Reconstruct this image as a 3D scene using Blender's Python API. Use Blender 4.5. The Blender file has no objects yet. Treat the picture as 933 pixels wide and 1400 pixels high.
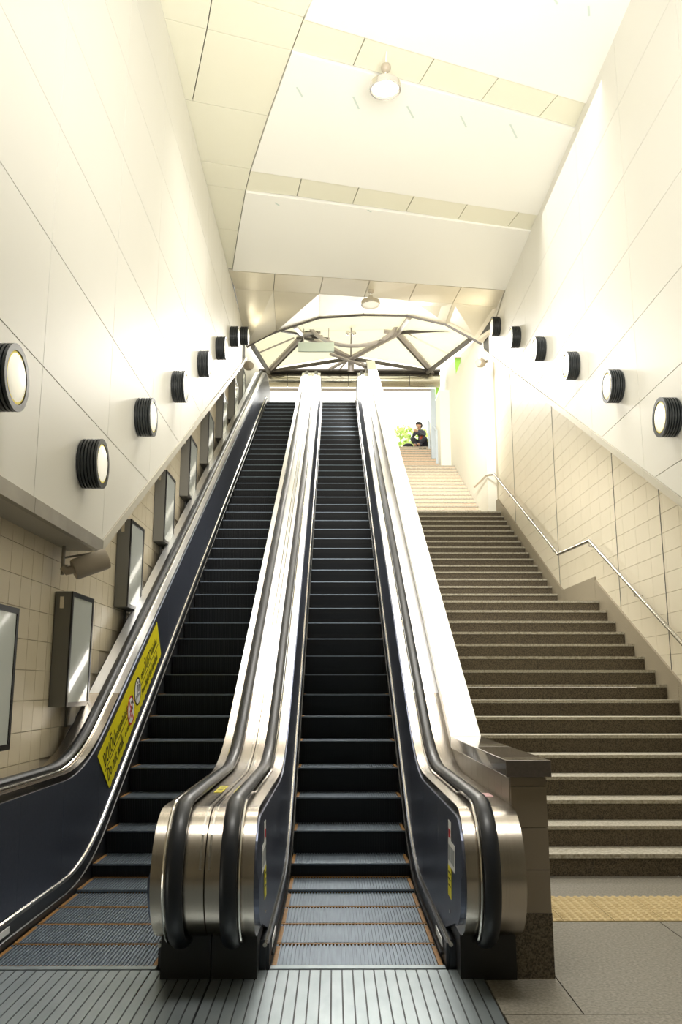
import bpy, bmesh, math, random
from mathutils import Vector, Matrix
random.seed(7)
C = bpy.context.scene.collection
PI = math.pi
# ------------------------------------------------------------------ camera, world, lights, exposure
CAMZ = 1.36
cam_d = bpy.data.cameras.new('camera'); cam = bpy.data.objects.new('camera', cam_d); C.objects.link(cam)
cam_d.sensor_fit = 'HORIZONTAL'; cam_d.sensor_width = 36.0; cam_d.lens = 1185.0/933.0*36.0
cam_d.clip_end = 400
PITCH = math.radians(11.36); YAW = math.radians(0.46)
cam.location = (0, 0, CAMZ); cam.rotation_euler = (PI/2+PITCH, 0, -YAW)
bpy.context.scene.camera = cam

W = bpy.data.worlds.new('sky'); bpy.context.scene.world = W; W.use_nodes = True
bg = W.node_tree.nodes['Background']; bg.inputs[0].default_value = (1.0, 0.965, 0.84, 1); bg.inputs[1].default_value = 4.0
sd = bpy.data.lights.new('sun', 'SUN'); so = bpy.data.objects.new('sun', sd); C.objects.link(so)
sd.energy = 5.0; sd.angle = math.radians(8); sd.color = (1, .95, .85)
so.rotation_euler = (math.radians(-50), math.radians(8), 0)
vs = bpy.context.scene.view_settings
vs.view_transform = 'Standard'; vs.look = 'None'; vs.gamma = 1.0; vs.use_curve_mapping = False; vs.exposure = -0.68

def area(name, loc, target, sx, sy, energy, color=(1, .97, .91), disk=False):
    d = bpy.data.lights.new(name, 'AREA'); o = bpy.data.objects.new(name, d); C.objects.link(o)
    d.shape = 'DISK' if disk else 'RECTANGLE'; d.size = sx
    if not disk: d.size_y = sy
    d.energy = energy; d.color = color; o.location = loc
    o.rotation_euler = (Vector(target)-Vector(loc)).to_track_quat('-Z', 'Y').to_euler()
    return o
# daylight through the open top end, plus unseen added fill lights
o = area('daylight_opening', (0.6, 20.5, 9.2), (0.6, 8, 2.4), 3.4, 1.6, 110); o.data.spread = math.radians(70)
o = area('ceiling_fill', (0.8, 2.2, 3.8), (0.8, 8.6, 8.6), 3.0, 2.4, 430); o.data.spread = math.radians(105)  # unseen light in mid-air, added to brighten ceiling and upper walls
o = area('void_fill', (0.9, 10.5, 8.3), (1.2, 10.5, 0), 3.0, 5.0, 330); o.data.spread = math.radians(95)  # unseen fill added under the ceiling to brighten steps and floor
o = area('floor_fill', (0.3, 3.6, 6.5), (0.3, 3.9, 0), 3.6, 1.0, 60); area('pendant_stair_fill', (1.4, 14.9, 8.05), (2.6, 21.5, 6.6), .9, .9, 150).data.spread = math.radians(80); o.data.spread = math.radians(70)  # unseen fills added to brighten the landing plates and the upper stair risers

# ------------------------------------------------------------------ materials
def mat(name, col, rough=.5, metal=0., spec=.5, emit=None, es=0., noise=None, bump=None, stretch=None, coat=0., alpha=None, aniso=None):
    """noise=(scale, amount, second colour)  bump=(scale, strength)  stretch=object-space scale of the noise"""
    m = bpy.data.materials.new(name); m.use_nodes = True; nt = m.node_tree; n = nt.nodes; l = nt.links
    b = n['Principled BSDF']
    b.inputs['Base Color'].default_value = (*col, 1); b.inputs['Roughness'].default_value = rough
    b.inputs['Metallic'].default_value = metal; b.inputs['Specular IOR Level'].default_value = spec
    b.inputs['Coat Weight'].default_value = coat
    if emit: b.inputs['Emission Color'].default_value = (*emit, 1); b.inputs['Emission Strength'].default_value = es
    if noise or bump:
        g = n.new('ShaderNodeNewGeometry'); mp = n.new('ShaderNodeMapping'); l.new(g.outputs['Position'], mp.inputs[0])
        if stretch: mp.inputs['Scale'].default_value = stretch
    if noise:
        t = n.new('ShaderNodeTexNoise'); t.inputs['Scale'].default_value = noise[0]; t.inputs['Detail'].default_value = 5
        l.new(mp.outputs[0], t.inputs[0])
        r = n.new('ShaderNodeValToRGB'); r.color_ramp.elements[0].position = .5-noise[1]; r.color_ramp.elements[1].position = .5+noise[1]
        r.color_ramp.elements[0].color = (*noise[2], 1); r.color_ramp.elements[1].color = (*col, 1)
        l.new(t.outputs[0], r.inputs[0]); l.new(r.outputs[0], b.inputs['Base Color'])
    if bump:
        t2 = n.new('ShaderNodeTexNoise'); t2.inputs['Scale'].default_value = bump[0]; t2.inputs['Detail'].default_value = 3
        l.new(mp.outputs[0], t2.inputs[0]); bu = n.new('ShaderNodeBump'); bu.inputs['Strength'].default_value = bump[1]; bu.inputs['Distance'].default_value = .002
        l.new(t2.outputs[0], bu.inputs['Height']); l.new(bu.outputs[0], b.inputs['Normal'])
    return m
M = {}
M['panel'] = mat('cream enamel panel', (.78, .765, .70), .45, noise=(.7, .3, (.75, .735, .67)))
M['panel_joint'] = mat('panel joint', (.10, .098, .085), .8)
M['ceil_white'] = mat('white ceiling', (.90, .89, .83), .6, noise=(.5, .3, (.88, .87, .81)))
M['ceil_tile'] = mat('cream metal ceiling tile', (.82, .80, .66), .4, noise=(1.2, .35, (.78, .76, .61)))
M['header'] = mat('header metal panel', (.80, .75, .60), .40, .1, noise=(1.5, .3, (.74, .68, .54)))
M['trim'] = mat('brushed trim', (.36, .34, .29), .4, .5, noise=(6, .3, (.28, .26, .22)))
M['trim_light'] = mat('light trim', (.62, .59, .50), .4, .3)
M['soffit'] = mat('soffit', (.50, .47, .40), .7)
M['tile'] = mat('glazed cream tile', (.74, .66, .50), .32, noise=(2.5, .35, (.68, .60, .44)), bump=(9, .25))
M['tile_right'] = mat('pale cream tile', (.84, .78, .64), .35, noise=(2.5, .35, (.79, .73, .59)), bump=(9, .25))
M['tile_shaded'] = mat('cream tile darkened by shade', (.27, .225, .165), .35, bump=(9, .25))  # cream tile with its shade mixed into a darker, browner colour
M['grout'] = mat('tile grout', (.52, .46, .35), .9)
M['plaster'] = mat('white plaster', (.88, .86, .76), .8)
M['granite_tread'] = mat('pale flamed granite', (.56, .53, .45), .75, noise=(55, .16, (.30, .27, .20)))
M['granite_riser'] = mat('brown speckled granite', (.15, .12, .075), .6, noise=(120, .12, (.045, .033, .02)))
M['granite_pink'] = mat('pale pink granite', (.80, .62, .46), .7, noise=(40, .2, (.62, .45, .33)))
M['granite_skirt'] = mat('grey speckled granite', (.42, .37, .28), .6, noise=(150, .16, (.20, .17, .12)))
M['coping'] = mat('polished dark granite', (.12, .10, .085), .18, noise=(80, .3, (.09, .075, .06)), coat=.6)
M['coping_pale'] = mat('pale polished coping', (.86, .85, .80), .35, .2)
M['pavement'] = mat('grey pavement', (.30, .29, .26), .8, noise=(8, .3, (.22, .21, .19)))
M['floor'] = mat('worn granite floor', (.27, .25, .205), .5, noise=(70, .2, (.12, .108, .085)), bump=(14, .3))
M['floor_dark'] = mat('concourse floor', (.16, .15, .13), .5, noise=(60, .2, (.10, .09, .075)))
M['tactile'] = mat('yellow tactile tile', (.56, .44, .22), .6, noise=(12, .25, (.50, .38, .18)))
M['steel'] = mat('brushed stainless steel', (.56, .51, .44), .24, 1.0, noise=(3, .3, (.48, .43, .37)), bump=(4, .12), stretch=(160, 1, 1))
M['steel_rim'] = mat('polished steel rim', (.72, .70, .66), .15, 1.0)
M['deck'] = mat('stainless deck', (.88, .88, .88), .33, .95, noise=(2, .3, (.82, .83, .84)), bump=(6, .1), stretch=(60, 1, 1))
M['bal'] = mat('dark steel balustrade with sky tint', (.15, .17, .235), .34, .75, noise=(2.2, .35, (.11, .125, .175)), bump=(3, .1), stretch=(1, 20, 20))  # reflected sky is put into the dark steel colour as a blue tint
M['skirt'] = mat('skirt metal', (.10, .11, .125), .35, .8, noise=(6, .3, (.07, .075, .085)))
M['bead'] = mat('bright bead', (.75, .72, .66), .25, 1.0)
M['rubber'] = mat('black handrail rubber', (.012, .014, .018), .38, spec=.35, coat=.05)
M['black'] = mat('black base', (.012, .011, .010), .35)
M['step'] = mat('ribbed step metal', (.24, .29, .34), .42, .7, noise=(5, .3, (.15, .18, .22)), stretch=(12, 1, 1))
M['riser'] = mat('black step riser', (.012, .013, .014), .55, .2)
M['orange'] = mat('orange demarcation', (.34, .17, .04), .5, noise=(40, .3, (.18, .085, .02)))
M['plate'] = mat('ribbed floor plate', (.42, .47, .49), .38, .75, noise=(4, .35, (.28, .33, .35)), stretch=(3, 1, 1))
M['plate_gap'] = mat('plate groove', (.05, .055, .06), .5, .5)
M['lamp_ring'] = mat('black ribbed lamp ring', (.018, .022, .024), .35)
M['lamp_glass'] = mat('frosted lamp glass', (.9, .88, .8), .3, emit=(1, .94, .76), es=.75)
M['lamp_gold'] = mat('yellow lamp rim', (.85, .72, .18), .4, emit=(1, .8, .15), es=.35)
M['frame_grey'] = mat('grey display housing', (.20, .195, .175), .45, .3)
M['frame_black'] = mat('black display frame', (.012, .012, .012), .3)
M['screen'] = mat('blank display sheet', (.74, .78, .73), .12, noise=(.8, .4, (.66, .70, .66)), coat=.7)
M['yellow'] = mat('yellow vinyl', (.90, .80, .02), .4)
M['ink'] = mat('black print', (.01, .01, .01), .5)
M['white'] = mat('white print', (.86, .86, .84), .5)
M['red'] = mat('red print', (.65, .03, .04), .5)
M['pink'] = mat('pink print', (.68, .40, .40), .5)
M['grey_print'] = mat('grey print', (.35, .37, .38), .5)
M['beige'] = mat('beige camera housing', (.45, .39, .30), .4)
M['chrome'] = mat('chrome', (.75, .72, .68), .15, 1.0)
M['rail'] = mat('stainless rail', (.55, .54, .50), .22, 1.0)
M['truss'] = mat('grey truss steel', (.42, .38, .36), .45, .3)
M['truss_dark'] = mat('dark edge steel', (.10, .09, .08), .5, .3)
M['tube'] = mat('shiny beam cladding', (.52, .48, .40), .22, .9, noise=(1.2, .3, (.42, .40, .30)))
mm = M['membrane'] = bpy.data.materials.new('cream translucent canopy sheet'); mm.use_nodes = True; _n = mm.node_tree.nodes; _l = mm.node_tree.links
_t = _n.new('ShaderNodeBsdfTranslucent'); _t.inputs[0].default_value = (.95, .94, .84, 1); _d = _n.new('ShaderNodeBsdfDiffuse'); _d.inputs[0].default_value = (.90, .89, .80, 1)
_x = _n.new('ShaderNodeMixShader'); _x.inputs[0].default_value = .45; _l.new(_t.outputs[0], _x.inputs[1]); _l.new(_d.outputs[0], _x.inputs[2]); _l.new(_x.outputs[0], _n['Material Output'].inputs[0]); _n.remove(_n['Principled BSDF'])
M['green'] = mat('green pennant', (.32, .62, .08), .6)
M['leaf'] = mat('sunlit leaf', (.38, .58, .10), .6)
M['leaf2'] = mat('pale leaf', (.62, .72, .30), .6)
M['bark'] = mat('bark', (.18, .13, .09), .8)
M['skin'] = mat('skin', (.50, .29, .19), .5)
M['hair'] = mat('black hair', (.012, .010, .010), .5)
M['shirt'] = mat('charcoal shirt', (.055, .058, .075), .8)
M['vest'] = mat('red orange vest', (.60, .09, .04), .7)
M['trouser'] = mat('black trousers', (.012, .013, .02), .8)
M['pale_blue'] = mat('pale painted steel', (.55, .62, .70), .5)
M['sign_pale'] = mat('pale sign face', (.60, .68, .62), .4)

# ------------------------------------------------------------------ helpers
class MB:
    def __init__(s): s.v = []; s.f = []; s.mi = []
    def add(s, vs, fs, mi=0):
        o = len(s.v); s.v += [tuple(p) for p in vs]; s.f += [tuple(i+o for i in f) for f in fs]; s.mi += [mi]*len(fs)
    def box(s, a, b, mi=0):
        x0, y0, z0 = a; x1, y1, z1 = b
        s.add([(x0,y0,z0),(x1,y0,z0),(x1,y1,z0),(x0,y1,z0),(x0,y0,z1),(x1,y0,z1),(x1,y1,z1),(x0,y1,z1)],
              [(0,3,2,1),(4,5,6,7),(0,1,5,4),(1,2,6,5),(2,3,7,6),(3,0,4,7)], mi)
    def slab(s, ys, top, bot, x0, x1, x0t=None, x1t=None, mi=0):
        """a wall-like solid following Y; x may lean from bottom to top"""
        x0t = x0 if x0t is None else x0t; x1t = x1 if x1t is None else x1t
        n = len(ys); V = []
        for y in ys: V += [(x0,y,bot(y)),(x1,y,bot(y)),(x1t,y,top(y)),(x0t,y,top(y))]
        F = []
        for i in range(n-1):
            a = 4*i; b = a+4
            F += [(a,b,b+1,a+1),(a+1,b+1,b+2,a+2),(a+2,b+2,b+3,a+3),(a+3,b+3,b,a)]
        F += [(0,1,2,3),(4*n-1,4*n-2,4*n-3,4*n-4)]
        s.add(V, F, mi)
    def prism(s, poly, d, mi=0):
        """polygon (3-D points) extruded by vector d"""
        n = len(poly); p = [Vector(q) for q in poly]; d = Vector(d)
        V = [tuple(q) for q in p]+[tuple(q+d) for q in p]
        F = [tuple(range(n))[::-1], tuple(range(n, 2*n))]+[(i,(i+1)%n,(i+1)%n+n,i+n) for i in range(n)]
        s.add(V, F, mi)
    def tube(s, pts, r, seg=8, mi=0, closed=False, flat=1.0, cap=True):
        """tube along points; flat squashes it along the path normal (for handrails)"""
        P = [Vector(p) for p in pts]; n = len(P); V = []; F = []
        for i, p in enumerate(P):
            a = P[(i-1) % n] if (i > 0 or closed) else P[i]; b = P[(i+1) % n] if (i < n-1 or closed) else P[i]
            t = (b-a).normalized()
            u = Vector((1,0,0)) if abs(t.x) < .9 else Vector((0,0,1))
            w = t.cross(u).normalized(); u = w.cross(t).normalized()
            rr = r[i] if isinstance(r, (list, tuple)) else r
            for k in range(seg):
                an = 2*PI*k/seg+PI/seg
                V.append(p+u*math.cos(an)*rr+w*math.sin(an)*rr*flat)
        m = n if closed else n-1
        for i in range(m):
            j = (i+1) % n
            for k in range(seg): F.append((i*seg+k, i*seg+(k+1)%seg, j*seg+(k+1)%seg, j*seg+k))
        if cap and not closed: F += [tuple(range(seg))[::-1], tuple((n-1)*seg+k for k in range(seg))]
        s.add(V, F, mi)
    def lathe(s, prof, origin, axis, seg=28, mi=0, cap=True):
        """prof: (radius, distance along axis)"""
        ax = Vector(axis).normalized(); u = ax.orthogonal().normalized(); w = ax.cross(u); o = Vector(origin); V = []; F = []
        for r, t in prof:
            for k in range(seg):
                an = 2*PI*k/seg; V.append(o+ax*t+(u*math.cos(an)+w*math.sin(an))*r)
        for i in range(len(prof)-1):
            for k in range(seg): F.append((i*seg+k, i*seg+(k+1)%seg, (i+1)*seg+(k+1)%seg, (i+1)*seg+k))
        if cap: F += [tuple(range(seg))[::-1], tuple((len(prof)-1)*seg+k for k in range(seg))]
        s.add(V, F, mi)
    def ball(s, c, r, seg=12, rings=8, mi=0):
        rx, ry, rz = r if isinstance(r, (tuple, list)) else (r, r, r); V = []; F = []
        for i in range(rings+1):
            th = PI*i/rings
            for k in range(seg):
                ph = 2*PI*k/seg; V.append((c[0]+rx*math.sin(th)*math.cos(ph), c[1]+ry*math.sin(th)*math.sin(ph), c[2]+rz*math.cos(th)))
        for i in range(rings):
            for k in range(seg): F.append((i*seg+k, (i+1)*seg+k, (i+1)*seg+(k+1)%seg, i*seg+(k+1)%seg))
        s.add(V, F, mi)
    def build(s, name, mats, parent=None, smooth=False, bevel=0):
        me = bpy.data.meshes.new(name); me.from_pydata(s.v, [], s.f)
        ml = mats if isinstance(mats, (list, tuple)) else [mats]
        for m in ml: me.materials.append(m)
        if len(ml) > 1: me.polygons.foreach_set('material_index', s.mi)
        bm = bmesh.new(); bm.from_mesh(me)
        bmesh.ops.remove_doubles(bm, verts=bm.verts, dist=1e-5)
        bmesh.ops.recalc_face_normals(bm, faces=bm.faces)
        if smooth:
            for f in bm.faces: f.smooth = True
            for e in bm.edges:
                if len(e.link_faces) == 2 and e.calc_face_angle(0) > .7: e.smooth = False
        bm.to_mesh(me); bm.free()
        return link(name, me, parent, bevel)
def link(name, me, parent=None, bevel=0, loc=None):
    o = bpy.data.objects.new(name, me); C.objects.link(o)
    if parent is not None:
        o.parent = parent
        o.matrix_parent_inverse = Matrix.Translation(-parent.location)
    if loc is not None: o.location = loc
    if bevel:
        b = o.modifiers.new('bevel', 'BEVEL'); b.width = bevel; b.segments = 2; b.limit_method = 'ANGLE'
    return o
def empty(name, loc=(0,0,0)):
    o = bpy.data.objects.new(name, None); o.location = loc; C.objects.link(o); o.empty_display_size = .1; return o
def tag(o, label=None, cat=None, group=None, kind=None):
    if label: o['label'] = label
    if cat: o['category'] = cat
    if group: o['group'] = group
    if kind: o['kind'] = kind
    return o
def clip(poly, a, b, c):
    """keep a*x+b*y>=c of a convex 2-D polygon"""
    out = []; n = len(poly)
    for i in range(n):
        p = poly[i]; q = poly[(i+1) % n]; dp = a*p[0]+b*p[1]-c; dq = a*q[0]+b*q[1]-c
        if dp >= 0: out.append(p)
        if (dp > 0 and dq < 0) or (dp < 0 and dq > 0):
            t = dp/(dp-dq); out.append((p[0]+(q[0]-p[0])*t, p[1]+(q[1]-p[1])*t))
    return out
def inset(poly, g):
    """shrink a convex polygon by g"""
    n = len(poly); ar = sum(poly[i][0]*poly[(i+1)%n][1]-poly[(i+1)%n][0]*poly[i][1] for i in range(n))
    if ar < 0: poly = poly[::-1]
    out = list(poly)
    for i in range(n):
        p = poly[i]; q = poly[(i+1) % n]; dx = q[0]-p[0]; dy = q[1]-p[1]; L = math.hypot(dx, dy)
        if L < 1e-6: continue
        a, b = -dy/L, dx/L; out = clip(out, a, b, a*p[0]+b*p[1]+g)
        if len(out) < 3: return []
    return out
# pixel of the 933x1400 photograph -> point on a real plane, used to measure where things stand
F_ = 1185.0
def ray(px, py):
    x = px-466.5; y = 700.0-py
    fy = F_*math.cos(PITCH)-y*math.sin(PITCH); z = y*math.cos(PITCH)+F_*math.sin(PITCH)
    return Vector((x*math.cos(YAW)+fy*math.sin(YAW), fy*math.cos(YAW)-x*math.sin(YAW), z))
def atZ(px, py, z): d = ray(px, py); t = (z-CAMZ)/d.z; return (d.x*t, d.y*t)
def atY(px, py, y): d = ray(px, py); t = y/d.y; return Vector((d.x*t, y, CAMZ+d.z*t))
def atX(px, py, x): d = ray(px, py); t = x/d.x; return Vector((x, d.y*t, CAMZ+d.z*t))

# ------------------------------------------------------------------ key dimensions (metres)
TAN = math.tan(math.radians(30)); Y0 = 6.46; ZTOP = 8.64; Y1 = Y0+ZTOP/TAN
def nose(y, w=.5):
    def soft(u): return 0 if u < -w else (TAN*u if u > w else TAN*(u+w)**2/(4*w))
    return soft(y-Y0)-soft(y-Y1)
XL, XR, XT, XRT = -1.87, 3.15, -2.15, 3.47
HC = 8.52; YC, ZC, SL = 6.9, 2.51, .543; YEND = 17.4
def lowedge(y): return ZC+max(0, y-YC)*SL
def lowedge_r(y): return ZC+max(0, y-6.7)*.553

# ------------------------------------------------------------------ floor
f = MB(); f.box((-2.4, -5, -.2), (3.7, 6.7, -.02)); fl = f.build('floor', M['floor_dark']); tag(fl, kind='structure')
rows = [(1.6,2.8),(2.8,4.0),(4.0,5.47),(6.08,6.72)]
for ri, (ya, yb) in enumerate(rows):
    x = .72 if yb < 4.45 else 1.06
    xs = [x]
    nx = .72+1.2+(.6 if ri % 2 else 0)
    while nx < 3.47: xs.append(nx); nx += 1.2
    xs.append(3.47)
    for a, b in zip(xs, xs[1:]):
        p = MB()
        p.box((a+.003, ya+.003, -.02), (b-.003, yb-.003, 0)); p.build('stone_slab', M['floor'], fl)
p = MB(); p.box((.72, 4.003, -.02), (1.057, 4.6, 0)); p.build('stone_slab', M['floor'], fl)
p = MB(); p.box((-2.2, 1.0, -.02), (.715, 2.6, -.001)); p.build('stone_slab', M['floor'], fl)
# tactile strip: two rows of studded tiles
ty = MB(); ty.box((-.1475, -.1475, -.02), (.1475, .1475, .003))
for i in range(6):
    for j in range(6): ty.lathe([(.021, .003), (.013, .011)], (-.125+.05*i, -.125+.05*j, 0), (0,0,1), 8)
first = None
for j in range(2):
    x = 1.06+.15
    while x < 3.47:
        if first is None: first = ty.build('tactile_tile', M['tactile'], fl); first.location = (x, 5.625, 0)
        else: link('tactile_tile', first.data, fl, loc=(x, 5.625+.3*j, 0))
        x += .3
# ------------------------------------------------------------------ concourse behind the camera (closed and dim)
b = MB(); b.box((-2.4, -5.2, -.2), (3.7, -5.0, 8.7)); tag(b.build('wall_back', M['soffit']), kind='structure')
b = MB(); b.box((-2.4, -5, -.2), (-2.16, 3.2, 2.5)); tag(b.build('wall_left_near', M['tile']), kind='structure')
b = MB(); b.box((3.47, -5, -.2), (3.7, 6.0, 2.5)); tag(b.build('wall_right_near', M['tile_right']), kind='structure')

# ------------------------------------------------------------------ upper walls with enamel panels
def upper_wall(side):
    X = XL if side < 0 else XR; sgn = -1 if side < 0 else 1
    lowedge, YC, SL = (globals()['lowedge'], 6.9, .543) if side < 0 else (lowedge_r, 6.7, .553)
    nm = 'wall_left' if side < 0 else 'wall_right'
    edge = [(-5, ZC), (YC, ZC), (YEND, lowedge(YEND)), (YEND, HC+.25), (-5, HC+.25)]
    root = MB(); root.prism([(X+sgn*.03, y, z) for y, z in edge], (sgn*.22, 0, 0)); r = root.build(nm, M['panel_joint']); tag(r, kind='structure')
    k0 = -1
    for k in range(-1, 9):
        ya = 5.28+1.62*(k-1) if k > -1 else 1.0; yb = 5.28+1.62*k if k > -1 else 2.04+.0
        if k == -1: ya, yb = -3, 2.04
        if k == 0: ya, yb = 2.04, 3.66
        if k >= 1: ya, yb = 3.66+1.62*(k-1), 3.66+1.62*k
        for j in range(8):
            za = ZC+.0+.862*j; zb = za+.862
            poly = [(ya, za), (yb, za), (yb, zb), (ya, zb)]
            poly = clip(poly, 0, 1, ZC); poly = clip(poly, 0, -1, -(HC+.055))
            if len(poly) > 2: poly = clip(poly, -SL, 1, ZC-SL*YC)
            if len(poly) > 2: poly = clip(poly, -1, 0, -YEND)
            if len(poly) > 2: poly = inset(poly, .004)
            if len(poly) < 3: continue
            q = MB(); q.prism([(X, y, z) for y, z in poly], (sgn*.028, 0, 0)); q.build('wall_panel', M['panel'], r)
    # trim band under the panels, one length per panel
    tm = M['trim'] if side < 0 else M['trim_light']
    ys = [-3, 2.04, 3.66, 5.28, YC]
    t = MB()
    for a, b_ in zip(ys, ys[1:]):
        q = MB(); q.box((min(X-sgn*.012, X+sgn*.03), a+.003, ZC-.10), (max(X-sgn*.012, X+sgn*.03), b_-.003, ZC-.001)); q.build('trim_strip', M['trim'], r)
    ys = [YC]+[5.28+1.62*k for k in range(2, 9) if 5.28+1.62*k < YEND]+[YEND]
    for a, b_ in zip(ys, ys[1:]):
        q = MB(); q.slab([a+.003, b_-.003], lambda y: lowedge(y)-.001, lambda y: lowedge(y)-.09, *sorted((X-sgn*.012, X+sgn*.05))); q.build('trim_strip', M['trim_light'], r)
    # soffit under the overhang
    XO = XT if side < 0 else XRT
    q = MB(); q.slab([-3, YC, YEND], lambda y: lowedge(y)-.04, lambda y: lowedge(y)-.085, *sorted((X+sgn*.035, XO))); q.build('soffit', M['soffit'], r)
    return r
upper_wall(-1); upper_wall(1)

# ------------------------------------------------------------------ lower tiled walls
def tiled(name, X, sgn, ya, yb, low, tw, th, m, shift=0.0):
    lowedge = globals()['lowedge'] if sgn < 0 else lowedge_r
    """sgn: direction from wall face into the wall"""
    back = MB(); n = 40; ys = [ya+(yb-ya)*i/n for i in range(n+1)]
    back.slab(ys, lambda y: lowedge(y)-.03, lambda y: low(y)-.3, *sorted((X+sgn*.004, X+sgn*.2)))
    r = back.build(name, M['grout']); tag(r, kind='structure')
    cells = []
    j = 0
    ny = int((yb-ya)/tw)
    for i in range(ny):
        for j in range(60):
            y = ya+tw*(i+.5); z = th*(j+.5)
            if z > low(y)-th*.8 and z < lowedge(y)+.02: cells.append((y+(shift*tw if j % 2 else 0), z))
    cells.sort(key=lambda c: c[0]-.2*c[1])
    g = .0022
    tb = MB(); tb.box((-.006, -tw/2+g, -th/2+g), (.006, tw/2-g, th/2-g)); me = None
    for (y, z) in cells[:300]:
        if me is None:
            o = tb.build('wall_tile', m, r); me = o.data; o.location = (X+sgn*.001, y, z)
        else: o = link('wall_tile', me, r, loc=(X+sgn*.001, y, z))
    if cells[300:]:
        st = MB()
        for (y, z) in cells[300:]: st.box((X-.005, y-tw/2+g, z-th/2+g), (X+.007, y+tw/2-g, z+th/2-g))
        tag(st.build('wall_tile', m, r), kind='stuff')
    return r
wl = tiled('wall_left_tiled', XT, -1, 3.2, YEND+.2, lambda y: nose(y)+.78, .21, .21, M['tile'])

# stairs data ------------------------------------------------------
R1, T1 = .153, .30
steps = []   # (nosing Y, top Z)
for k in range(16): steps.append((6.70+T1*k, R1*(k+1)))
for k in range(16): steps.append((13.0+T1*k, R1*(17+k)))
zc = R1*32; R2 = .156
for k in range(15): steps.append((18.6+T1*k, zc+R2*(k+1)))
for k in range(9): steps.append((23.5+T1*k, zc+R2*(16+k)))
ZL = steps[-1][1]
def skirt_top(y):
    if y < 11.37: return R1*(y-6.70)/T1+R1+.20
    if y < 13.0: return R1*16+.33
    if y < 17.85: return R1*16+.33+(y-13.0)*R1/T1
    return R1*32+.33
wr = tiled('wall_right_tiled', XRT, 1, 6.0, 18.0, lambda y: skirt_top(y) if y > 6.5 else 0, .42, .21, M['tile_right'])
# vertical movement joints in the right tiled wall
for y in (9.0, 10.45, 13.2, 16.2):
    q = MB(); q.slab([y-.006, y+.006], lambda t: lowedge_r(t)-.06, lambda t: skirt_top(t), XRT-.009, XRT-.004); q.build('wall_joint', M['panel_joint'], wr)

# far plain walls beyond the arch
def wtop(y): return 9.15+(y-18.5)*.24
q = MB(); q.slab([18.0, 18.6, 22, 26.2], wtop, lambda y: 4.3, 3.28, 3.6); r = q.build('wall_right_far', M['plaster']); tag(r, kind='structure')
q = MB(); q.slab([17.6, 20, 24.6], lambda y: 9.0+(y-17.6)*.24, lambda y: 5.0, -2.5, -2.17); r = q.build('wall_left_far', M['plaster']); tag(r, kind='structure')
q = MB(); q.slab([23.53, 26.3], lambda y: ZL+1.0, lambda y: 6.6, 3.0, 3.28); tag(q.build('wall_parapet', M['plaster']), kind='structure')

# ------------------------------------------------------------------ ceiling
c = MB(); c.box((XL-.25, -5, HC+.06), (XR+.25, 14.0, HC+.25)); ce = c.build('ceiling', M['panel_joint']); tag(ce, kind='structure')
def ceil_poly(pts, z, m, name, g=.008, th=.05):
    P = [atZ(x, y, HC) if isinstance(x, (int, float)) and y > -200 else (x, y) for x, y in pts]
    P = clip(P, 1, 0, XL-.01)
    if len(P) < 3: return
    P = clip(P, -1, 0, -(XR+.01))
    P = inset(P, g)
    if len(P) < 3: return
    q = MB(); q.prism([(x, y, z) for x, y in P], (0, 0, th)); q.build(name, m, ce)
T = 'ceiling_tile'
for pts in ([(292,-11),(416,27),(440,-25),(318,-70)], [(292,-11),(416,27),(399,72),(283,43)], [(283,43),(399,72),(367,161),(263,141)],
            [(180,-46),(292,-11),(283,43),(205,23)], [(205,23),(283,43),(263,141),(240,136)], [(240,136.5),(263,141),(367,161),(343,234),(250,218)],
            [(250,218),(343,234),(336,263),(262,252)], [(262,252),(336,263),(326,318),(280,312)], [(280,312),(326,318),(318,370),(300,368)]):
    ceil_poly(pts, HC+.03, M['ceil_tile'], T, g=.006)
def strip(top, bot):
    for i in range(len(top)-1):
        ceil_poly([top[i], top[i+1], bot[i+1], bot[i]], HC+.03, M['ceil_tile'], T, g=.006)
s1t = [(416,27),(500,54),(595,82),(684,107),(765,131),(812,145)]; s1b = [(399,72),(483,93),(573,118),(658,141),(737,163),(797,180)]
s2t = [(343,234),(413,244.5),(491,258.5),(567,270),(640,281),(711,291.5),(744,296)]; s2b = [(336,263),(406,271),(482,282),(555,292),(626,303),(694,313),(737,318)]
strip(s1t, s1b); strip(s2t, s2b)
# white fields as lowered sheets
A = [(440,-25),(416,27),(812,145),(845,70)]
ceil_poly([(416,27),(812,145),(925,-110),(470,-110)], HC, M['ceil_white'], 'ceiling_field', g=.004, th=.06)
ceil_poly([(399,72),(367,161),(343,234),(744,296),(797,180)], HC, M['ceil_white'], 'ceiling_field', g=.004, th=.06)
ceil_poly([(336,263),(326,318),(318,370),(697,397),(737,318)], HC, M['ceil_white'], 'ceiling_field', g=.004, th=.06)
q = MB(); q.box((XL, -4.9, HC), (XR, 6.3, HC+.055)); q.build('ceiling_field', M['ceil_white'], ce)
# short slots in the white fields
for (a, b_) in [((406,119),(414,133)),((483,132),(491,149)),((557,145),(566,162)),((630,158),(638,174)),((698,170),(707,189)),((758,-2),(763,6)),((805,8),(806,22)),((376,277),(382,281)),((503,287),(508,290))]:
    p0 = Vector((*atZ(*a, HC), HC-.001)); p1 = Vector((*atZ(*b_, HC), HC-.001)); d = (p1-p0).normalized(); nrm = Vector((-d.y, d.x, 0))*.012
    q = MB(); q.prism([p0+nrm, p1+nrm, p1-nrm, p0-nrm], (0, 0, .008)); q.build('ceiling_slot', M['sign_pale'], ce)

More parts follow.
